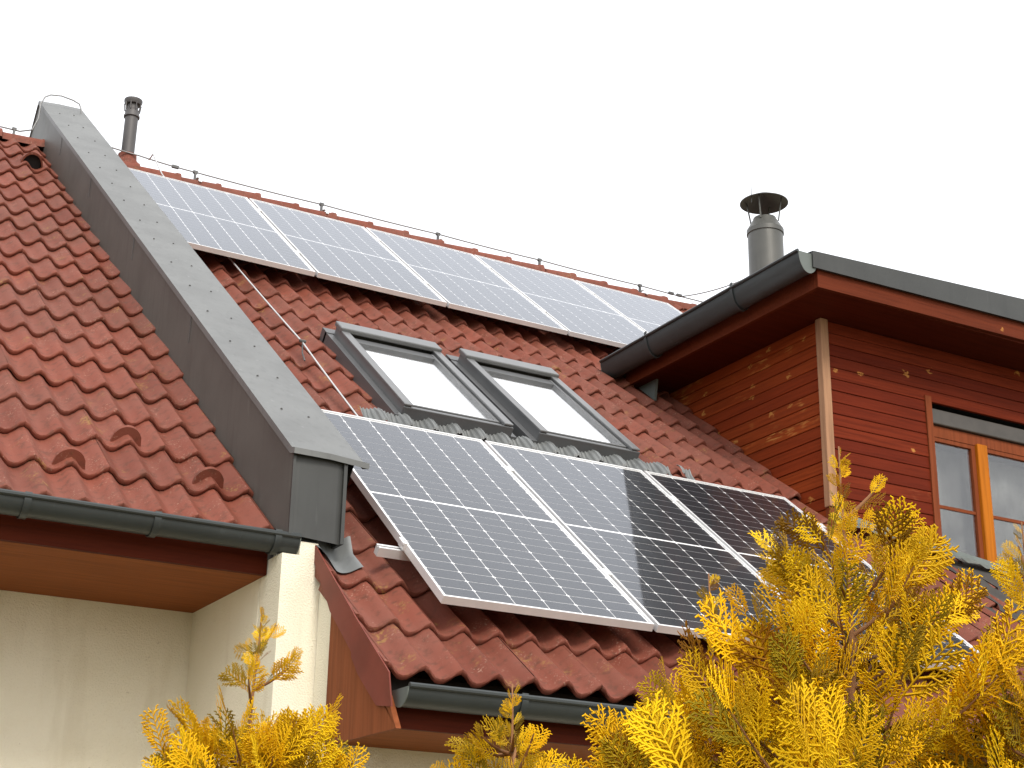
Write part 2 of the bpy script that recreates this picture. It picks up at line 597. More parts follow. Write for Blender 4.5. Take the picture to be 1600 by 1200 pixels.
# right house tiles
XR0, SR0 = -.350, -.402
PAN_W, PAN_H, PAN_G = 1.038, 2.094, .022
UP_X, UP_S = -.0877, 5.1613
hidden = MB()
n_tiles = 0
rest = []
for j in range(23):
    s = SR0 + GAUGE * j
    sc = s + .19
    for k in range(22):
        X = XR0 + TW * k
        xc = X + TW / 2
        if (.80 < xc < 1.44 or 1.70 < xc < 2.31) and 2.66 < sc < 3.95:
            continue
        if xc > 3.86 and 2.42 < sc < 4.9:
            continue
        sag = twist = 0.0
        if X > 3.45 and sc < 2.6:
            sag = -.105 * (X - 3.45)
            twist = .105
        if sc < 2.6 and X > 6.2:
            continue
        under = (.25 < xc < 2.95 and .45 < sc < 1.75) or (-.1 < xc < 4.9 and 5.6 < sc < 6.95)
        if under or X > 6.2:
            rest.append((X, s))
        else:
            put_tile(roof_r, X, s, TILE_V if (k == 0 and s < .5) else (TILE_S if j == 22 else TILE), sag, twist)
            n_tiles += 1
tv = [v.co.copy() for v in TILE.vertices]
tf = [tuple(p.vertices) for p in TILE.polygons]
hv, hf = [], []
for X, s in rest:
    mw = roofmat(X, s, NB)
    o = len(hv)
    hv += [tuple(mw @ c) for c in tv]
    hf += [tuple(o + i for i in f) for f in tf]
hb = MB()
hb.v, hb.f = hv, hf
tag(hb.build('covered_tiles', 'tile', roof_r, True, 50), kind='stuff')
back = MB()
back.quad_grid([[(x, 2 * Y_RIDGE - RP(0, s, -.12).y, RP(0, s, -.12).z) for x in (-.33, 8.6)] for s in (-.4, S_RIDGE)])
back.build('back_slope', 'tile', right)
for k in range(19):
    X = -.18 + .362 * k
    place('ridge_tile', RIDGE, roof_r, Matrix.Translation((X, Y_RIDGE, Z_RIDGE - .030 + random.uniform(-.003, .003))) @ Matrix.Rotation(random.uniform(-.01, .01), 4, 'Z'))

# snow stops and the ventilation hood on the left roof
def snow_stop(X, s):
    """crescent-shaped nose riding over a tile crest; its back slopes down into the tile"""
    b = MB()
    n = 15
    front_o, front_i, back = [], [], []
    for k in range(n):
        f = -1 + 2 * k / (n - 1)
        x = .072 * f
        base = wave(x)
        arc = -.034 + .098 * math.sqrt(max(0, 1 - f * f)) ** .9
        front_i.append((x, 0, base - .012))
        front_o.append((x * 1.04, .004, max(base - .010, arc)))
        back.append((x * .8, .085, wave(x * .8) - .004))
    b.quad_grid([front_i, front_o, [(x * .97, .022, z + .003) for x, _, z in front_o], back])
    place('snow_stop', b.mesh('snow_stop', 'tile', True, 35), roof_l, roofmat(X, s, NB + .026))

for X, s in ((XL_END - .16 * 5, 1.150), (XL_END - .16 * 3, 1.545), (XL_END - .16 * 1, 1.190)):
    snow_stop(X, s)
b = MB()
rows = []
for y, rx, rz in ((0, .085, .135), (.10, .078, .105), (.22, .06, .05), (.33, .045, .0)):
    rows.append([(rx * math.cos(math.pi * k / 12), y, rz * math.sin(math.pi * k / 12) ** .75) for k in range(13)])
b.quad_grid(rows)
b.quad_grid([[(x * .86, y - .002, z * .86) for x, y, z in rows[0]], rows[0]])
place('ventilation_hood', b.mesh('ventilation_hood', 'tile', True, 40), roof_l, roofmat(-.80, 7.12, NB + .0))
b = MB()
b.prism([(x * .84, .03, z * .84) for x, y, z in rows[0]], (0, .02, 0))
place('hood_mouth_shade', b.mesh('hood_mouth_shade', 'dark'), roof_l, roofmat(-.80, 7.12, NB + .0))  # near-black plate put in for the shade inside the hood mouth

# walls
b = MB()
b.box(-7.0, -.52, 1.62, 1.86, GROUND_Z, .75)
b.build('front_wall', 'stucco', left)
b = MB()
b.box(-7.0, -6.75, 1.86, 11.0, GROUND_Z, .75)
b.box(-7.0, -.3, 11.0, 11.2, GROUND_Z, .75)
b.build('back_wall', 'stucco', left)

b = MB()   # shared gable wall standing forward of the left house
pl = [(0, .74, GROUND_Z), (0, .74, .26), (0, .84, .36)]
for s in (1.2, 4.0, 7.9):
    p = RP(0, s, -.19)
    pl.append((0, p.y, p.z))
pl += [(0, 11.2, 1.0), (0, 11.2, GROUND_Z)]
b.prism([(-.52, y, z) for _, y, z in pl], (.55, 0, 0))
b.box(-.518, -.354, .500, .737, GROUND_Z, .212)  # stubs added in front of the gable end so its face catches more light
b.box(-.354, -.20, .500, .737, GROUND_Z, .125)
b.box(-.440, -.356, .500, .737, .212, .272)
b.prism([(-.338, .306, -.555), (-.338, .498, -.555), (-.338, .498, .10), (-.338, .306, -.06)][::-1], (.12, 0, 0))
b.build('gable_wall', 'stucco', right)
b = MB()
b.box(-.34, 8.6, .325, .56, GROUND_Z, -.56)
b.build('front_wall', 'stucco', right)
b = MB()
b.box(8.4, 8.6, .56, 11.0, GROUND_Z, .3)
b.box(-.36, 8.6, 11.0, 11.2, GROUND_Z, .6)
b.build('back_wall', 'stucco', right)

# ---- gutters
def gutter_mesh(b, p0, p1, r, side, seg=12, deep=1.0):
    """half-round trough from p0 to p1, p on the axis at rim height; side = horizontal outward direction"""
    p0, p1, side = Vector(p0), Vector(p1), Vector(side).normalized()
    up = Vector((0, 0, 1))
    rows_o, rows_i = [], []
    n = max(2, int((p1 - p0).length / .6))
    for k in range(seg + 1):
        t = math.pi * k / seg
        d = side * math.cos(t) - up * math.sin(t) * deep
        rows_o.append([p0.lerp(p1, i / n) + d * r for i in range(n + 1)])
        rows_i.append([p0.lerp(p1, i / n) + d * (r - .003) for i in range(n + 1)])
    b.quad_grid(rows_o)
    b.quad_grid(rows_i[::-1])
    return p0 + side * (r + .004) + up * .004, p1 + side * (r + .004) + up * .004

def gutter(parent, name, p0, p1, r, side, brackets, endcaps=(0, 1), deep=1.0):
    b = MB()
    a, c = gutter_mesh(b, p0, p1, r, side, deep=deep)
    b.tube([a, c], .011, 8)
    o = b.build(name, 'gutter', parent, True, 40)
    p0, p1, side = Vector(p0), Vector(p1), Vector(side).normalized()
    ax = (p1 - p0).normalized()
    for e in endcaps:
        q = (p0, p1)[e]
        poly = [q + (side * math.cos(math.pi * k / 14) - Vector((0, 0, deep)) * math.sin(math.pi * k / 14)) * (r + .002) for k in range(15)]
        MB().prism(poly, ax * (.004 if e else -.004)).build('end_cap', 'flash_green', o)
    for t in brackets:
        q = p0.lerp(p1, t)
        bb = MB()
        rows = []
        for wdt in (-.014, .014):
            for rr in (r + .004, r + .008):
                rows.append([q + ax * wdt + (side * math.cos(math.pi * k / 12) - Vector((0, 0, deep)) * math.sin(math.pi * k / 12)) * rr for k in range(-1, 13)])
        bb.quad_grid([rows[0], rows[1], rows[3], rows[2], rows[0]])
        bb.build('bracket', 'gutter', o, True, 40)
    return o

gutter(left, 'gutter', (-7.0, .555, .293), (-.445, .555, .286), .066, (0, -1, 0), (.15, .35, .55, .745, .825, .905, .985), (1,))
b = MB()
b.box(-7.0, -.522, .66, .69, .145, .335)
b.build('fascia_board', 'wood_dark', left)
b = MB()
b.box(-7.0, -.522, .69, 1.62, .145, .165)
b.build('soffit', 'wood_soffit', left)

gutter(right, 'gutter', (-.335, -.332, -.450), (8.6, -.332, -.477), .068, (0, -1, 0), (.055, .13, .205, .28, .36, .45, .6, .8), (0, 1))
b = MB()
b.box(-.335, 8.6, -.262, -.235, -.585, -.455)
b.build('fascia_board', 'wood_dark', right)
b = MB()
b.box(-.335, 8.6, -.235, .325, -.585, -.567)
b.build('soffit', 'wood_soffit', right)

# barge end: wooden board with red-brown sheet over it
XB = -.362
top = lambda Y, n: (n + SP * Y) / CP
poly = [(.305, -.60), (.305, -.062), (.56, .258), (.545, top(.545, -.20)), (-.272, top(-.272, -.20)), (-.36, -.60)]
MB().prism([(XB, y, z) for y, z in poly][::-1], (.022, 0, 0)).build('barge_board', 'wood_barge', right)
poly = [(.345, .005), (.562, .262), (.59, top(.59, -.10)), (.06, top(.06, -.118)), (.06, -.26), (.30, -.055)]
MB().prism([(XB - .009, y, z) for y, z in poly][::-1], (.006, 0, 0)).build('barge_flashing', 'barge_metal', right)
poly = [(.055, top(.055, -.118)), (-.30, top(-.30, -.118)), (-.335, -.52), (-.20, -.50), (-.02, -.36), (.055, -.28)]
MB().prism([(XB - .011, y, z) for y, z in poly], (.006, 0, 0)).build('barge_flashing', 'barge_metal', right)

# ------------------------------------------------------------------ the grey parapet between the houses
par = thing('parapet_wall', (-.35, .6, .3), 'long grey sheet metal parapet running up the roof between the two houses', 'parapet')
def par_left(s):
    t = (s - .785) / (8.447 - .785)
    return -.50 - .115 * t, .232 - .115 * t
def par_right(s):
    t = (s - .85) / (8.5 - .85)
    return -.178 - .105 * t, .215 - .075 * t
ss = np.linspace(.80, 8.60, 24)
capb = MB()
tl, tr, bl, br = [], [], [], []
for s in ss:
    xl, nl = par_left(s)
    xr, nr = par_right(s)
    tl.append(RP(xl - .012, s, nl)); tr.append(RP(xr + .012, s, nr))
    bl.append(RP(xl - .012, s, nl - .03)); br.append(RP(xr + .012, s, nr - .03))
mid = [(a + c) / 2 + Vector((0, 0, .006)) for a, c in zip(tl, tr)]
capb.quad_grid([bl, tl, mid, tr, br])
# front lip of the cap
f0 = [tl[0], mid[0], tr[0]]
f1 = [p + Vector((0, -.034, -.010)) for p in f0]
f1[2].x += .012
f2 = [p + Vector((0, .002, -.026)) for p in f1]
capb.quad_grid([f0, f1, f2])
capb.quad_grid([[f1[0], f2[0]], [tl[0], bl[0]]])
capb.quad_grid([[f1[2], f2[2]], [tr[0], br[0]]])
# the far side of the peak
pk = [tl[-1], mid[-1], tr[-1]]
capb.quad_grid([pk, [Vector((p.x, 2 * (Y_RIDGE + .1) - p.y + 1.2, p.z - 1.1)) for p in pk]])
cap = capb.build('cap_sheet', 'cap_metal', par, False)
sideb = MB()
tops, bots = [], []
for s in ss:
    xl, nl = par_left(s)
    tops.append(RP(xl, s, nl - .004))
    p = RP(xl, s, -.26)
    bots.append(p)
tops[0] = Vector((-.5, .484, .664)); bots[0] = Vector((-.5, .484, .292)); bots[1] = RP(-.503, 1.12, -.26)
sideb.quad_grid([tops, bots])
# end at the peak
pe_t, pe_b = tops[-1], bots[-1]
sideb.quad_grid([[pe_t, pe_b], [pe_t + Vector((0, .25, -.22)), pe_b + Vector((0, .45, -.1))]])
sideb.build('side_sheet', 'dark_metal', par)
# seams of the side sheet
for s in (2.75, 4.35, 5.95, 7.3):
    xl, nl = par_left(s)
    a = RP(xl - .003, s, nl - .04)
    MB().tube([a, a + Vector((0, -.005, -.07)), a + Vector((0, .004, -.15))], .0018, 5).build('seam', 'wire_dark', par)
rs = MB()
rs.quad_grid([[RP(par_right(s)[0] - .03, s, par_right(s)[1] - .004) for s in ss], [RP(par_right(s)[0] - .03, s, -.24) for s in ss]])
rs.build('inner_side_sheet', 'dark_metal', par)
fr = MB()
fr.quad_grid([[(-.5, .486, .664), (-.47, .484, .664), (-.29, .484, .650), (-.262, .487, .650)],
              [(-.5, .486, .292), (-.47, .484, .290), (-.29, .484, .278), (-.262, .487, .276)]])
fr.box(-.268, -.252, .470, .486, .278, .655)
fr.box(-.268, -.252, .486, .80, .278, .655)
fr.box(-.505, -.492, .474, .486, .292, .664)
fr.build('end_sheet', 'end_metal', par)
# dressed lead foot over the tiles
ft = MB()
rows = []
for i, s in enumerate(np.linspace(.40, .62, 9)):
    row = []
    for X in np.linspace(-.47, -.19, 30):
        n = tile_top(max(X, XR0), s, XR0, SR0) + .012
        if X < XR0:
            n = NB + wave(0) + LIFT + .012
        edge = .012 * math.sin(X * 40)
        lo = .40 + .15 * min(1, max(0, (-.30 - X) / .07))
        sX = lo + (.62 - lo) * i / 8 + edge * (1 - i / 8)
        row.append(RP(X, sX + .02, n + .05 * max(0, i - 5) / 3))
    rows.append(row)
ft.quad_grid(rows)
ft.build('lead_foot', 'lead', par, True)
sc_m = MB().lathe((0, 0, 0), [(0.0, .006), (.0045, .005), (.006, .0), (.006, -.002)], 8).mesh('screw', 'wire_dark')
for i in range(15):
    s = 8.15 - .49 * i
    for f in (.27, .66):
        xl, nl = par_left(s); xr, nr = par_right(s)
        X = xl + (xr - xl) * (f + random.uniform(-.02, .02))
        n = nl + (nr - nl) * f + .004
        place('screw', sc_m, cap, roofmat(X, s + random.uniform(-.03, .03), n))

# ------------------------------------------------------------------ dormer (part of the right house)
XC, YF, ZS = 3.69, 1.835, 2.663
def roof_y(z, n=-.10):
    return (z * CP - n) / SP
b = MB()   # backing walls
b.prism([(XC + .02, YF + .02, 1.0), (XC + .02, YF + .02, ZS), (XC + .02, roof_y(ZS) + .3, ZS), (XC + .02, YF + .05, 1.0)], (.10, 0, 0))
b.box(XC + .12, 4.60, YF + .02, YF + .12, .55, ZS)
b.box(4.60, 6.9, YF + .02, YF + .12, 2.30, ZS)
b.box(6.9, 7.6, YF + .02, YF + .12, .55, ZS)
b.box(4.60, 6.9, YF + .02, YF + .12, .45, 1.02)
b.box(7.5, 7.6, YF + .12, 4.4, .9, ZS)
dw = b.build('dormer_wall', 'dark', right)
BH = .0815
kk = 0
z = ZS - .002
while z > .90:
    z1, z0 = z, z - BH + .0010
    # front boards: left of the window and above it
    segs = [(XC + .030, 7.6)] if z0 > 2.245 else [(XC + .030, 4.575), (6.92, 7.6)]
    for x0, x1 in segs:
        bb = MB()
        j = random.uniform(0, .003)
        bb.prism([(x0, YF - j, z0), (x0, YF - j - .002, z0 + .003), (x0, YF - j + .001, z1 - .004), (x0, YF + .005, z1), (x0, YF + .02, z1), (x0, YF + .02, z0)], (x1 - x0, 0, 0))
        bb.build('plank', 'wood_front', dw)
    # cheek boards
    if z1 > 1.2:
        j = random.uniform(0, .003)
        bb = MB()
        yb = roof_y(z1, -.17) + .1
        bb.prism([(XC - j, YF + .004, z0), (XC - j - .002, YF + .004, z0 + .003), (XC - j + .001, YF + .004, z1 - .004), (XC + .005, YF + .004, z1), (XC + .02, YF + .004, z1), (XC + .02, YF + .004, z0)][::-1], (0, yb - YF, 0))
        bb.build('plank', 'wood_cheek', dw)
    z -= BH
    kk += 1
b = MB()
b.box(XC - .028, XC + .038, YF - .028, YF + .03, 1.36, ZS - .003)
b.build('corner_post', 'wood_post', right, bevel=.006)
b = MB()
b.box(XC - .018, XC + .034, YF - .018, YF + .03, 1.12, 1.358)
b.build('post_foot', 'wood_trim', right, bevel=.004)
# roof of the dormer
ex, ey = 3.318, 1.42
b = MB()
b.box(ex + .03, 7.9, ey + .03, 4.35, ZS, ZS + .018)
b.build('dormer_soffit', 'wood_dark', right)
b = MB()
b.prism([(ex + .002, ey, ZS - .004), (7.9, ey, ZS - .004 + .05), (7.9, ey, 2.79 + .015 * 4.6), (ex + .002, ey, 2.79)], (0, .028, 0))
b.build('dormer_fascia', 'wood_fascia', right)
b = MB()
b.box(ex, ex + .028, ey + .029, 3.62, ZS - .006, 2.775)
b.build('dormer_side_fascia', 'wood_fascia', right)
b = MB()
def dz(x):
    return .047 * (x - 3.25)
xs4 = (3.262, 4.5, 6, 8.0)
lowz = lambda x: 2.772 + .015 * (x - 3.25)
rows = [[(x, ey - .030, lowz(x)) for x in xs4]]
for y, z in ((ey - .034, 2.884), (ey + .03, 2.890), (ey + .06, 2.86), (4.6, 2.86)):
    rows.append([(x, y, z + dz(x)) for x in xs4])
b.quad_grid(rows)
b.quad_grid([[(x, ey - .029, lowz(x) + .001) for x in xs4], [(x, ey - .002, lowz(x) + .004) for x in xs4]])
b.quad_grid([[(3.262, ey - .030, 2.772), (3.262, ey + .06, 2.83), (3.262, 4.3, 2.83)], [(3.262, ey - .034, 2.884), (3.262, ey + .06, 2.86), (3.262, 4.3, 2.86)]])
b.build('dormer_roof_sheet', 'end_metal', right)
b = MB()
b.box(3.35, 7.9, ey + .04, 4.3, 2.69, 2.83)
b.build('dormer_roof_deck', 'deck', right)
gutter(right, 'dormer_gutter', (3.236, 1.405, 2.866), (3.236, 3.72, 2.852), .078, (-1, 0, 0), (.30, .74), (0, 1), 1.75)
b = MB()
b.prism([(3.42, 3.40, 2.50), (3.42, 3.60, 2.50 + .79 * .2), (3.42, 3.60, 2.80), (3.42, 3.36, 2.72)], (.02, 0, 0))
b.build('side_flashing', 'flash_green', right)

# window of the dormer
wnd_l, wnd_r, wz0, wz1 = 4.60, 6.90, 1.02, 2.245
yw = YF + .03
b = MB()
b.box(4.577, 4.632, YF - .012, YF + .10, .9, wz1 + .045)
b.build('window_casing', 'wood_trim', right)
b = MB()
b.box(4.634, 6.88, YF + .005, YF + .10, 2.105, 2.215)
b.build('shutter_box', 'shutter', right, bevel=.008)
wf = MB()
wf.box(4.634, 6.88, yw, yw + .05, 2.02, 2.10)
wf.box(4.634, 4.655, yw, yw + .05, .95, 2.02)
window = wf.build('window', 'wood_trim', right)
b = MB()
b.box(5.055, 5.150, yw - .022, yw + .04, .95, 2.03)
b.build('mullion', 'wood_orange', window, bevel=.006)
b = MB()
b.box(6.0, 6.08, yw - .022, yw + .04, .95, 2.03)
b.build('mullion', 'wood_orange', window, bevel=.006)
for x0, x1 in ((4.657, 5.053), (5.152, 5.998), (6.082, 6.88)):
    b = MB()
    b.box(x0, x0 + .012, yw + .004, yw + .045, .95, 2.018)
    b.box(x1 - .035, x1, yw + .004, yw + .045, .95, 2.018)
    b.box(x0 + .012, x1 - .035, yw + .004, yw + .045, 1.99, 2.018)
    b.build('sash', 'wood_trim', window)
    b = MB()
    b.box(x0 + .010, x1 - .033, yw + .012, yw + .03, 1.518, 1.540)
    b.build('glazing_bar', 'wood_trim', window)
    b = MB()
    b.box(x0 + .008, x1 - .03, yw + .018, yw + .024, .96, 2.0)
    b.build('pane', 'pane', window)
b = MB()
rows = []
for zz in (.95, 2.0):
    rows.append([(x, yw + .16 + .006 * math.sin(x * 41) + .010 * math.sin(x * 17), zz) for x in np.linspace(4.65, 6.86, 220)])
b.quad_grid(rows)
b.build('curtain', 'curtain', right, True)
b = MB()
b.box(4.6, 6.9, 2.4, 2.45, .7, 2.6)
b.box(4.6, 6.9, YF + .121, 2.4, 2.30, 2.35)
b.build('room_back', 'dark', right)
# apron flashing in front of the window
rows = [[], [], []]
for X in np.linspace(3.72, 6.9, 60):
    zw = 1.315 - .105 * (X - 3.45)
    d = .07 + .012 * math.sin(X * 19.6)
    rows[0].append((X, YF - .035, zw + .045 - .01 * (X - 3.7)))
    rows[1].append((X, YF - .040, zw + .004))
    rows[2].append((X, YF - .040 - .075, zw + .004 - .075 * SP / CP + .010 * math.sin(X * 39.3)))
b = MB()
b.quad_grid(rows)
b.build('apron_flashing', 'flash_green', right, True, 40)

# ------------------------------------------------------------------ solar panels
FH = .036
def panel_frame():
    b = MB()
    fw = .012
    b.box(0, PAN_W, 0, fw, -FH, 0)
    b.box(0, PAN_W, PAN_H - fw, PAN_H, -FH, 0)
    b.box(0, fw, fw, PAN_H - fw, -FH, 0)
    b.box(PAN_W - fw, PAN_W, fw, PAN_H - fw, -FH, 0)
    return b.mesh('frame', 'alu')
ME_FRAME = panel_frame()
ME_BACK = MB().box(.0125, PAN_W - .0125, .0125, PAN_H - .0125, -.0125, -.0085).mesh('backsheet', 'backsheet')
ME_GLASS = MB().quad_grid([[(.0122, .0122, -.0030), (PAN_W - .0122, .0122, -.0030)], [(.0122, PAN_H - .0122, -.0030), (PAN_W - .0122, PAN_H - .0122, -.0030)]]).mesh('glass', 'panel_glass')
mx_, my_, mid_ = .0175, .020, .014
CWP = (PAN_W - 2 * mx_) / 6
CHP = (PAN_H - 2 * my_ - mid_) / 24
cw, ch, cc = CWP - .0048, CHP - .0048, .0066
ME_CELL = MB()
ME_CELL.v = [(cc, 0, 0), (cw - cc, 0, 0), (cw, cc, 0), (cw, ch - cc, 0), (cw - cc, ch, 0), (cc, ch, 0), (0, ch - cc, 0), (0, cc, 0)]
ME_CELL.f = [tuple(range(8))]
ME_CELL = ME_CELL.mesh('cell', 'cell')
cl = MB()
cl.box(-.014, .014, -.03, .03, -.006, .004)
cl.box(-.008, .008, -.03, .03, -.03, -.006)
cl.lathe((0, 0, .004), [(.0, .006), (.006, .006), (.006, 0)], 8)
ME_CLAMP = cl.mesh('clamp', 'alu')

def solar_panel(X, s, label, group, clamps):
    t = thing('solar_panel', RP(X, s, 0), label, 'solar panel', group)
    mw = roofmat(X, s, 0)
    place('frame', ME_FRAME, t, mw)
    place('backsheet', ME_BACK, t, mw)
    place('glass', ME_GLASS, t, mw)
    for i in range(6):
        for j in range(24):
            y = my_ + CHP * j + (mid_ if j >= 12 else 0) + .0024
            place('cell', ME_CELL, t, mw @ Matrix.Translation((mx_ + CWP * i + .0024, y, -.0070)))
    for cx, cy in clamps:
        place('clamp', ME_CLAMP, t, mw @ Matrix.Translation((cx, cy, .0)))
    return t

low_lab = ['solar panel of the lower row, the one beside the end of the grey parapet',
           'middle solar panel of the lower row, half grey and half dark with reflection',
           'dark solar panel of the lower row, nearest the dormer and partly behind golden foliage']
for i in range(3):
    cls = [(PAN_W + PAN_G / 2, .50), (PAN_W + PAN_G / 2, 1.695)]
    if i == 0:
        cls += [(-.004, .50)]
    solar_panel(i * (PAN_W + PAN_G), 0, low_lab[i], 'lower row of solar panels', cls)
up_lab = ['leftmost solar panel of the upper row below the ridge, its left edge behind the parapet',
          'second solar panel from the parapet in the upper row below the ridge',
          'third solar panel from the parapet in the upper row below the ridge',
          'fourth solar panel from the parapet in the upper row below the ridge',
          'last solar panel of the upper row, its corner cut off by the dormer gutter']
for i in range(5):
    cls = [(PAN_W + PAN_G / 2, .50), (PAN_W + PAN_G / 2, 1.695)]
    solar_panel(UP_X + i * (PAN_W + PAN_G), UP_S, up_lab[i], 'upper row of solar panels', cls)

def rail(x0, x1, s, label):
    b = MB()
    fn = lambda x, y, z: RP(x, s + y, z)
    b.box(x0, x1, -.020, .020, -FH - .044, -FH - .040, fn)
    b.box(x0, x1, -.020, -.016, -FH - .040, -FH - .001, fn)
    b.box(x0, x1, .016, .020, -FH - .040, -FH - .001, fn)
    b.box(x0, x1, -.016, -.006, -FH - .005, -FH - .0012, fn)
    b.box(x0, x1, .006, .016, -FH - .005, -FH - .0012, fn)
    b.box(x0, x0 + .003, -.016, .016, -FH - .039, -FH - .006, fn)
    t = thing('mounting_rail', RP(x0, s, -.08), label, 'mounting rail')
    b.build('rail', 'alu', t)
    x = x0 + .30
    while x < x1:
        h = MB()
        h.box(x - .018, x + .018, -.02, .20, -FH - .056, -FH - .046, fn)
        h.box(x - .018, x + .018, .19, .20, -.20, -FH - .046, fn)
        h.build('hook', 'alu', t)
        x += .96
    return t
rail(-.115, 3.22, .50, 'silver rail end sticking out at the left under the lower solar panels')
rail(.02, 3.22, 1.695, 'upper silver rail carrying the lower row of solar panels')
rail(UP_X - .03, 5.25, UP_S + .50, 'lower silver rail under the row of solar panels below the ridge')
rail(UP_X - .03, 5.25, UP_S + 1.695, 'upper silver rail under the row of solar panels below the ridge')

# ------------------------------------------------------------------ roof windows
def roof_window(X, s, W, L, label):
    t = thing('roof_window', RP(X, s, -.12), label, 'roof window', 'roof windows')
    fn = lambda x, y, z: RP(X + x, s + y, z)
    b = MB()       # outer kerb
    zt = -.048
    b.box(0, .045, .0, L, -.26, zt, fn)
    b.box(W - .045, W, .0, L, -.26, zt, fn)
    b.box(.045, W - .045, 0, .04, -.26, zt - .012, fn)
    b.box(.045, W - .045, L - .05, L, -.26, zt, fn)
    b.build('frame', 'rw_frame', t, bevel=.004)
    b = MB()       # side flashing
    b.box(-.05, -.001, -.02, L + .03, -.235, -.105, fn)
    b.box(W + .001, W + .05, -.02, L + .03, -.235, -.105, fn)
    b.box(-.05, W + .05, L + .001, L + .10, -.235, -.100, fn)
    b.build('side_flashing', 'rw_dark', t)
    b = MB()       # side covers
    for x0, x1 in ((-.008, .050), (W - .050, W + .008)):
        b.box(x0, x1, -.012, L - .13, zt + .001, zt + .014, fn)
    b.build('side_cover', 'rw_frame', t, bevel=.004)
    b = MB()       # hood at the top
    b.box(-.012, W + .012, L - .13, L + .012, zt + .001, -.012, fn)
    b.build('hood', 'rw_frame', t, bevel=.008)
    b = MB()
    b.box(-.010, W + .010, -.020, -.001, -.165, zt - .004, fn)
    b.build('bottom_cover', 'rw_dark', t, bevel=.003)
    b = MB()       # sash
    zi = zt - .006
    b.box(.052, .074, .050, L - .16, zi - .04, zi, fn)
    b.box(W - .074, W - .052, .050, L - .16, zi - .04, zi, fn)
    b.box(.074, W - .074, .050, .066, zi - .04, zi, fn)
    b.build('sash', 'rw_frame', t, bevel=.003)
    b = MB()
    b.box(.052, W - .052, L - .24, L - .151, zi - .045, zi - .004, fn)
    b.build('top_sash', 'rw_dark', t, bevel=.003)  # darker grey paints the hood's shade onto the top of the sash
    b = MB()
    b.box(.070, W - .070, .064, L - .238, zi - .022, zi - .017, fn)
    b.build('pane', 'pane', t)
    b = MB()
    b.box(.06, W - .06, .05, L - .20, zi - .050, zi - .046, fn)
    b.build('white_sheet', 'white_sheet', t)  # plain white sheet just below the glass
    return t
roof_window(.765, 2.60, .70, 1.385, 'grey framed roof window nearer the parapet, in the tiles above the lower panels')
roof_window(1.668, 2.605, .70, 1.375, 'grey framed roof window nearer the dormer, in the tiles above the lower panels')

# pleated lead apron under both roof windows
def lead_apron(x0, x1, s_lo, s_hi, name, label):
    b = MB()
    xs = np.arange(x0, x1, .0055)
    rows = []
    ns = 6
    for i in range(ns):
        f = i / (ns - 1)
        row = []
        for k, X in enumerate(xs):
            pl_ = .0036 * (1 if k % 4 < 2 else -1)
            sl = s_lo + .012 * math.sin(X * 7.3) + .006 * math.sin(X * 31)
            s = sl + (s_hi - sl) * f
            nn_ = max(tile_top(X, sl - .0, XR0, SR0), tile_top(X, sl + .03, XR0, SR0)) + .010 * (1 - f) + pl_
            base = NB + 1.12 * wave(X - XR0) * (1 - max(0, f - .55) * 1.6) + LIFT + .016
            row.append(RP(X, s, base + pl_ + .018 * f))
        rows.append(row)
    b.quad_grid(rows)
    b.quad_grid([[Vector(p) - Vector((0, 0, .016)) for p in rows[0]], rows[0]])
    o = b.build(name, 'lead', None, False)
    tag(o, label, 'flashing')
lead_apron(.50, 2.62, 2.455, 2.60, 'lead_apron', 'pleated grey lead strip draped over the tiles below both roof windows')
lead_apron(2.68, 2.80, 2.52, 2.62, 'lead_apron', 'small loose end of pleated lead on the tiles right of the roof windows')

# ------------------------------------------------------------------ vent pipe and flue
vp_c = (.122, 6.47, 0)
t = thing('vent_pipe', (.122, 6.47, 4.9), 'thin dark grey vent pipe with a terracotta base on the ridge behind the parapet', 'pipe')
MB().lathe(vp_c, [(.056, 4.98), (.056, 5.385)], 24).build('pipe', 'pipe', t, True)
MB().lathe(vp_c, [(.056, 5.375), (.068, 5.38), (.068, 5.395), (.060, 5.41), (.062, 5.44), (.045, 5.455), (.045, 5.50)], 24).build('collar', 'pipe', t, True, 35)
MB().lathe(vp_c, [(.0, 5.50), (.066, 5.505), (.078, 5.53), (.078, 5.548), (.06, 5.556), (0, 5.558)], 24).build('rain_cap', 'pipe', t, True, 35)
for k in range(9):
    a = 2 * math.pi * k / 9
    x, y = vp_c[0] + .064 * math.cos(a), vp_c[1] + .064 * math.sin(a)
    MB().tube([(x * 1, y, 5.44), (vp_c[0] + .072 * math.cos(a), vp_c[1] + .072 * math.sin(a), 5.51)], .0055, 5).build('cap_rib', 'pipe', t)
MB().lathe(vp_c, [(.125, 4.86), (.110, 4.93), (.082, 4.965), (.078, 5.015), (.058, 5.02)], 24).build('base_tile', 'tile', t, True, 40)

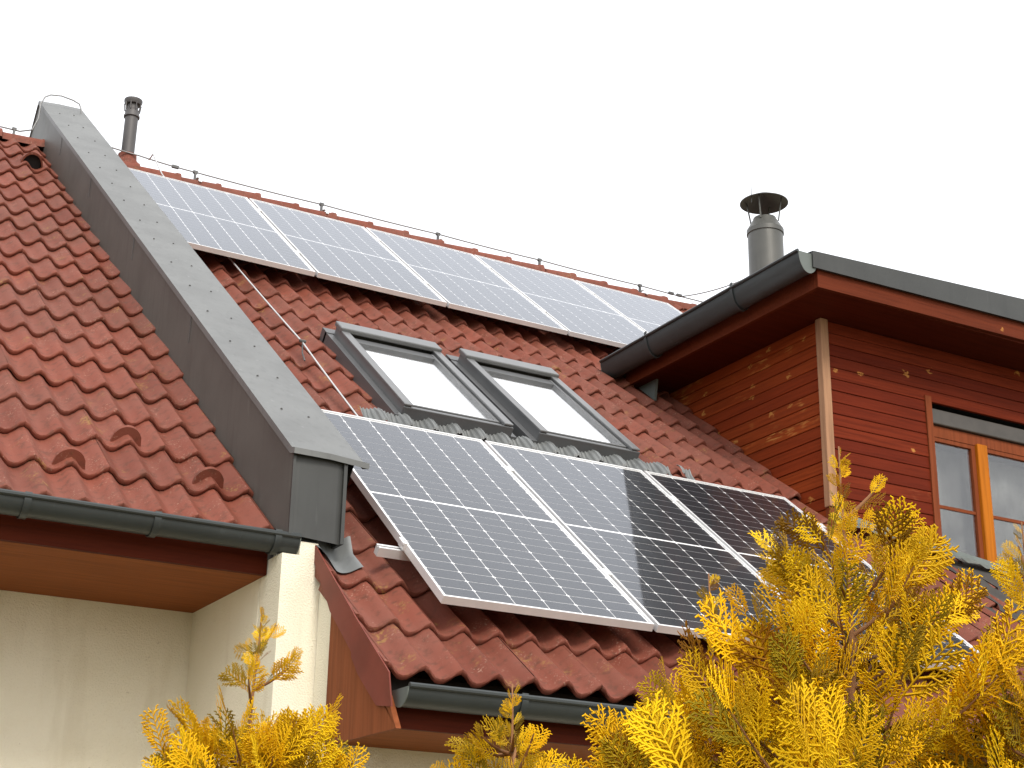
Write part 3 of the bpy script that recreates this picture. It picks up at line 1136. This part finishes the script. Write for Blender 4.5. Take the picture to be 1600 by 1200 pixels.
FX, FY = 6.455, 5.75
t = thing('chimney_flue', (FX, FY, 4.3), 'round steel chimney flue with a conical rain hat standing behind the dormer roof', 'chimney')
fc = (FX, FY, 0)
FR = .178
MB().lathe(fc, [(FR, 4.2), (FR, 5.55)], 40).build('pipe', 'flue', t, True)
MB().lathe(fc, [(FR, 5.548), (FR + .010, 5.553), (FR + .010, 5.60), (FR + .004, 5.61), (FR - .055, 5.715), (FR - .060, 5.73), (FR - .075, 5.73)], 40).build('cone', 'flue', t, True, 30)
MB().lathe(fc, [(FR - .062, 5.735), (FR - .076, 5.732), (FR - .076, 5.60)], 40).build('inner_lip', 'dark', t, True, 40)
MB().lathe(fc, [(.0, 6.03), (.12, 5.98), (.245, 5.913), (.246, 5.907), (.12, 5.97), (0, 6.015)], 44).build('rain_hat', 'wire_dark', t, True, 60)
for k in range(4):
    a = 2 * math.pi * k / 4 + .62
    d = Vector((math.cos(a), math.sin(a), 0))
    MB().tube([Vector((FX, FY, 5.69)) + d * (FR - .035), Vector((FX, FY, 5.945)) + d * (FR + .005)], .008, 6).build('strut', 'dark_metal', t)
MB().tube([(FX - .20, FY - .05, 5.85), (FX - .20, FY - .05, 6.03)], .004, 5).build('tip_rod', 'wire_dark', t)

# ------------------------------------------------------------------ lightning conductor wires
def wire_pts(p, sag=.012):
    out = []
    for a, c in zip(p[:-1], p[1:]):
        a, c = Vector(a), Vector(c)
        for i in range(6):
            f = i / 6
            q = a.lerp(c, f)
            q.z -= sag * 4 * f * (1 - f)
            out.append(q)
    out.append(Vector(p[-1]))
    return out
ZW = 4.972
hx = [.70, 1.885, 3.065, 4.17, 5.34, 6.5]
t = thing('ridge_wire', (.7, Y_RIDGE, 4.9), 'thin lightning wire on holders along the ridge above the upper solar panels', 'wire')
MB().tube(wire_pts([(-.20, 6.38, 5.02), (.2, 6.385, 4.996)] + [(x, 6.38, ZW) for x in hx], .006), .0066, 6).build('wire', 'ridge_wire', t, True)
for x in hx:
    b = MB()
    b.box(x - .008, x + .008, 6.366, 6.394, 4.885, ZW + .004)
    b.box(x - .02, x + .02, 6.368, 6.392, ZW - .012, ZW + .012)
    b.build('holder', 'wire_dark', t)
    bb = MB()
    rows = []
    for k in range(9):
        a = math.pi * (.05 + .5 * k / 8)
        rows.append([(x + .015 + d, Y_RIDGE - math.sin(a + .0) * 0 - math.cos(a - math.pi * .05) * .132, Z_RIDGE - .024 + math.sin(a) * .084) for d in (0, .028)])
    bb.quad_grid(rows)
    bb.build('strap', 'wire', t)
for x in (.52, 5.72, 5.82):
    MB().box(x - .03, x + .03, 6.368, 6.392, ZW - .010, ZW + .014).build('connector', 'wire_dark', t)
t = thing('lightning_wire', (-.8, Y_RIDGE, 4.9), 'lightning wire along the left ridge looping over the top of the parapet', 'wire')
lp = [(-2.6, 6.38, ZW - .02), (-1.9, 6.38, ZW - .035), (-1.25, 6.38, ZW - .02), (-.96, 6.38, 4.936), (-.80, 6.38, 4.938), (-.70, 6.40, 4.99), (-.655, 6.44, 5.13), (-.64, 6.5, 5.30), (-.615, 6.5, 5.375), (-.57, 6.5, 5.41), (-.48, 6.5, 5.427), (-.38, 6.5, 5.415), (-.325, 6.5, 5.395), (-.305, 6.5, 5.35), (-.295, 6.48, 5.25)]
MB().tube(lp, .0066, 6).build('wire', 'ridge_wire', t, True)
for x in (-.845, -1.95):
    b = MB()
    b.box(x - .008, x + .008, 6.366, 6.394, 4.87, 4.95)
    b.box(x - .018, x + .018, 6.37, 6.39, 4.935, 4.957)
    b.build('holder', 'wire_dark', t)
t = thing('down_wire', RP(.38, 3.5, -.12), 'bright lightning wire running down the tiles between parapet and roof windows', 'wire')
dp = [Vector((.285, 6.38, 4.975)), RP(.29, 8.02, .02), RP(.305, 7.6, -.05), RP(.335, 6.3, -.085), RP(.362, 5.2, -.078), RP(.395, 3.5, -.062), RP(.400, 2.36, -.085), RP(.405, 1.9, -.09)]
MB().tube(wire_pts(dp, .004), .0060, 6).build('wire', 'wire', t, True)
b = MB()
b.tube([RP(.37, 3.30, -.115), RP(.378, 3.40, -.10), RP(.395, 3.50, -.055)], .005, 6)
b.tube([RP(.375, 3.50, -.055), RP(.415, 3.50, -.055)], .010, 6)
b.build('clip', 'wire_dark', t)
t = thing('flue_wire', (5.9, 6.3, 4.97), 'fine cable hanging from the ridge wire across to the chimney flue', 'wire')
fp = []
a, c = Vector((5.86, 6.38, ZW)), Vector((FX - FR * .6, FY - FR * .8, 4.99))
for i in range(15):
    f = i / 14
    q = a.lerp(c, f)
    q.z += -.05 * 4 * f * (1 - f) + .12 * f
    fp.append(q)
MB().tube(fp, .0062, 6).build('wire', 'ridge_wire', t, True)

# ------------------------------------------------------------------ golden thuja trees
def spray_template(seed):
    WS = 1.18
    r = np.random.default_rng(seed)
    V, F = [], []

    def stick(p0, p1, w0, w1, bend=None, seg=1):
        p0, p1 = np.array(p0, float), np.array(p1, float)
        d = p1 - p0
        L = np.linalg.norm(d) + 1e-9
        d /= L
        side = np.cross(d, (0, 0, 1.0)); side /= (np.linalg.norm(side) + 1e-9)
        nz = np.cross(side, d)
        base = len(V)
        w0, w1 = w0 * WS, w1 * WS
        for i in range(seg + 1):
            f = i / seg
            c = p0 + d * L * f
            if bend is not None:
                c = c + np.array(bend) * 4 * f * (1 - f)
            wd = w0 + (w1 - w0) * f
            V.append(c + side * wd); V.append(c - side * wd); V.append(c + nz * wd * .4)
        for i in range(seg):
            a = base + 3 * i
            for k in range(3):
                k2 = (k + 1) % 3
                F.append((a + k, a + k2, a + 3 + k2)); F.append((a + k, a + 3 + k2, a + 3 + k))

    curve = r.uniform(-.16, .16)
    droop = r.uniform(.06, .22)
    def axis(f):
        return np.array([curve * f * f, f, -droop * f * f])
    for i in range(5):
        stick(axis(i / 5), axis((i + 1) / 5), .013 * (1 - .11 * i), .013 * (1 - .11 * (i + 1)))
    nb = 14
    for i in range(nb):
        f = .16 + .80 * i / (nb - 1)
        sgn = 1 if i % 2 else -1
        env = math.sin(math.pi * min(1, (f * .80 + .22))) ** .7
        Lb = .42 * env * r.uniform(.75, 1.12) + .05
        ang = math.radians(r.uniform(38, 47))
        p = axis(f)
        dirv = np.array([sgn * math.sin(ang), math.cos(ang), r.uniform(-.10, .06)])
        tip = p + dirv * Lb + np.array([0, .05 * Lb, 0])
        bend = np.array([sgn * .05 * Lb, -.04 * Lb, 0])
        stick(p, tip, .0150, .0115, bend, 2)
        ns = max(2, int(Lb / .046))
        for j in range(ns):
            g_ = .25 + .72 * (j + r.uniform(-.1, .1)) / max(1, ns - 1)
            q = p + (tip - p) * g_ + bend * 4 * g_ * (1 - g_)
            s2 = 1 if j % 2 else -1
            a2 = math.radians(r.uniform(34, 42)) * s2
            ca, sa = math.cos(a2), math.sin(a2)
            dd = np.array([dirv[0] * ca - dirv[1] * sa, dirv[0] * sa + dirv[1] * ca, dirv[2] + r.uniform(-.05, .05)])
            l2 = (.105 * (1 - .55 * g_)) * r.uniform(.75, 1.15) * (.55 + Lb)
            stick(q, q + dd * l2 * 1.25, .0125, .0100)
            if l2 > .080 and r.random() < .45:
                q2 = q + dd * l2 * .6
                d3 = np.array([dd[0] * ca + dd[1] * sa, -dd[0] * sa + dd[1] * ca, dd[2]])
                stick(q2, q2 + d3 * l2 * .6, .0095, .0075)
    return np.array(V), np.array(F, dtype=np.int32)

TEMPL = [spray_template(100 + i) for i in range(9)]

def unit(v):
    return v / (np.linalg.norm(v) + 1e-9)

def thuja(apex, r_at, h_dense, n_top, n_low, label, seed, lean=(0, 0), spr=(.090, .165), leader=.12, cone=1.15):
    r = np.random.default_rng(seed)
    ax, ay, az = apex
    base = np.array([ax - lean[0], ay - lean[1], GROUND_Z])
    top_ = np.array(apex, float)
    H = az - GROUND_Z
    t = thing('thuja_tree', tuple(base), label, 'tree', 'golden thuja trees')
    # trunk
    def trunk(f):          # f = distance below the apex
        k = f / H
        w = .018 * math.sin(f * 9 + seed) * min(1, f * 3)
        return top_ + (base - top_) * k + np.array([w, .6 * w, 0])
    pts = [trunk(f) for f in np.linspace(0, H, 26)]
    rad = [.0016 + .042 * (f / H) ** 1.15 for f in np.linspace(0, H, 26)]
    MB().tube(pts, rad, 8).build('trunk', 'bark', t, True)
    tw = MB()
    sprays = []            # (pos, dir, normal, length, tint)
    def add(pos, d, nrm, L):
        # the outline stays a cone below the leader
        u_ = unit(d)
        for _ in range(3):
            tip_ = pos + u_ * L
            if tip_[2] < top_[2] + .03 - cone * math.hypot(tip_[0] - top_[0], tip_[1] - top_[1]):
                break
            L *= .72
        else:
            return
        sprays.append((pos, unit(d), unit(nrm), L, r.random()))
    # leader with small sprays
    for f in np.linspace(.0, leader, int(leader * 90)):
        a = r.uniform(0, 6.28)
        d = np.array([math.cos(a) * .75, math.sin(a) * .75, 1.0])
        add(trunk(f + .03), d, np.cross(d, r.normal(size=3)), spr[0] * (.35 + 1.6 * f))
    # branches
    hs = list(.085 + (h_dense - .085) * r.random(n_top) ** np.where(np.arange(n_top) % 4 == 0, 1.1, .45)) + list(h_dense + (H - .25 - h_dense) * r.random(n_low))
    for i, h in enumerate(hs):
        az_ = i * 2.39996 + r.uniform(-.4, .4)
        R = r_at(h) * r.uniform(.72, 1.15)
        if h > H - .9:
            R *= .85
        start = trunk(min(H - .05, h + R * .55))
        out = np.array([math.cos(az_), math.sin(az_), 0])
        end = trunk(h) + out * R
        end[2] += R * .10 + r.uniform(-.05, .05)
        ctrl = (start + end) / 2 + np.array([0, 0, -.14 * R])
        P = [(1 - u) ** 2 * start + 2 * u * (1 - u) * ctrl + u * u * end for u in np.linspace(0, 1, 6)]
        tw.tube(P, [.0055, .005, .0042, .0034, .0026, .0015], 5, cap=False)
        dense = h < h_dense + .15
        nsp = int((3 + R * 20) * (1 if dense else .62))
        for k in range(nsp):
            u = .25 + .75 * (k + r.random()) / nsp
            p = (1 - u) ** 2 * start + 2 * u * (1 - u) * ctrl + u * u * end
            tg = unit(2 * (1 - u) * (ctrl - start) + 2 * u * (end - ctrl))
            sd_ = unit(np.cross(tg, (0, 0, 1)))
            sgn = 1 if k % 2 else -1
            d = tg * r.uniform(.5, 1.0) + sd_ * sgn * r.uniform(.25, .9) + np.array([0, 0, r.uniform(-.05, .75)])
            if u > .93:
                d = tg + np.array([0, 0, .6]) + r.normal(size=3) * .15
            nrm = np.cross(unit(d), unit(np.array([0, 0, 1]) + r.normal(size=3) * .55))
            nrm = unit(nrm) * (1 if r.random() < .5 else -1) + r.normal(size=3) * .25
            L = r.uniform(*spr) * (1.0 if dense else 1.35) * (.58 + .50 * min(1, h / .45))
            add(p, d, nrm, L)
    # assemble
    Vs, Fs, Ts = [], [], []
    off = 0
    tid = r.integers(0, len(TEMPL), len(sprays))
    for ti in range(len(TEMPL)):
        sel = [sprays[i] for i in range(len(sprays)) if tid[i] == ti]
        if not sel:
            continue
        tvv, tff = TEMPL[ti]
        pos = np.array([s_[0] for s_ in sel])
        Y = np.array([s_[1] for s_ in sel])
        Z = np.array([s_[2] for s_ in sel])
        Z = Z - Y * np.sum(Z * Y, 1, keepdims=True)
        Z /= np.linalg.norm(Z, axis=1, keepdims=True) + 1e-9
        Xa = np.cross(Y, Z)
        L = np.array([s_[3] for s_ in sel])[:, None, None]
        Bm = np.stack([Xa, Y, Z], axis=1)
        vv = np.einsum('vk,nkj->nvj', tvv, Bm) * L + pos[:, None, :]
        n = len(sel)
        Vs.append(vv.reshape(-1, 3))
        Fs.append((tff[None] + (off + np.arange(n) * len(tvv))[:, None, None]).reshape(-1, 3))
        Ts.append(np.repeat(np.array([s_[4] for s_ in sel]), len(tvv)))
        off += n * len(tvv)
    V = np.concatenate(Vs).astype(np.float32)
    F = np.concatenate(Fs).astype(np.int32)
    T = np.concatenate(Ts).astype(np.float32)
    me = bpy.data.meshes.new('crown')
    me.vertices.add(len(V)); me.vertices.foreach_set('co', V.ravel())
    me.loops.add(len(F) * 3); me.loops.foreach_set('vertex_index', F.ravel())
    me.polygons.add(len(F))
    me.polygons.foreach_set('loop_start', np.arange(0, len(F) * 3, 3, dtype=np.int32))
    at = me.attributes.new('tint', 'FLOAT', 'POINT')
    at.data.foreach_set('value', T)
    me.update(calc_edges=True)
    me.materials.append(M['foliage'])
    place('crown', me, t)
    tag(tw.build('branches', 'bark', t, True), kind='stuff')
    return len(F)

nt_ = 0
nt_ += thuja((-.604, -3.093, -.300), lambda h: min(.46, .05 + .36 * h + .5 * max(0, h - .40)), .95, 62, 50,
             'tallest golden thuja in front of the dark solar panel and the dormer corner', 11, leader=.20)
nt_ += thuja((-.292, -3.31, -.475), lambda h: min(.42, .02 + .20 * h + .9 * max(0, h - .40)), .85, 52, 36,
             'golden thuja at the right edge, its tip before the dormer window', 12, leader=.30, cone=1.7)
nt_ += thuja((-.752, -2.80, -.550), lambda h: min(.42, .02 + .36 * h + .4 * max(0, h - .35)), .75, 46, 36,
             'golden thuja left of the tallest one, its tip before the middle lower panel', 13, leader=.16)
nt_ += thuja((-1.085, -2.49, -.790), lambda h: min(.40, .03 + .50 * h), .45, 34, 36,
             'low golden thuja in front of the eaves gutter under the lower panels', 14)
nt_ += thuja((-1.336, -1.509, -.470), lambda h: min(.40, .03 + .38 * h), .62, 44, 40,
             'golden thuja standing alone in front of the cream wall at the lower left', 15, leader=.18)
print('tiles', n_tiles, 'covered', len(rest), 'foliage tris', nt_, 'objects', len(bpy.data.objects))
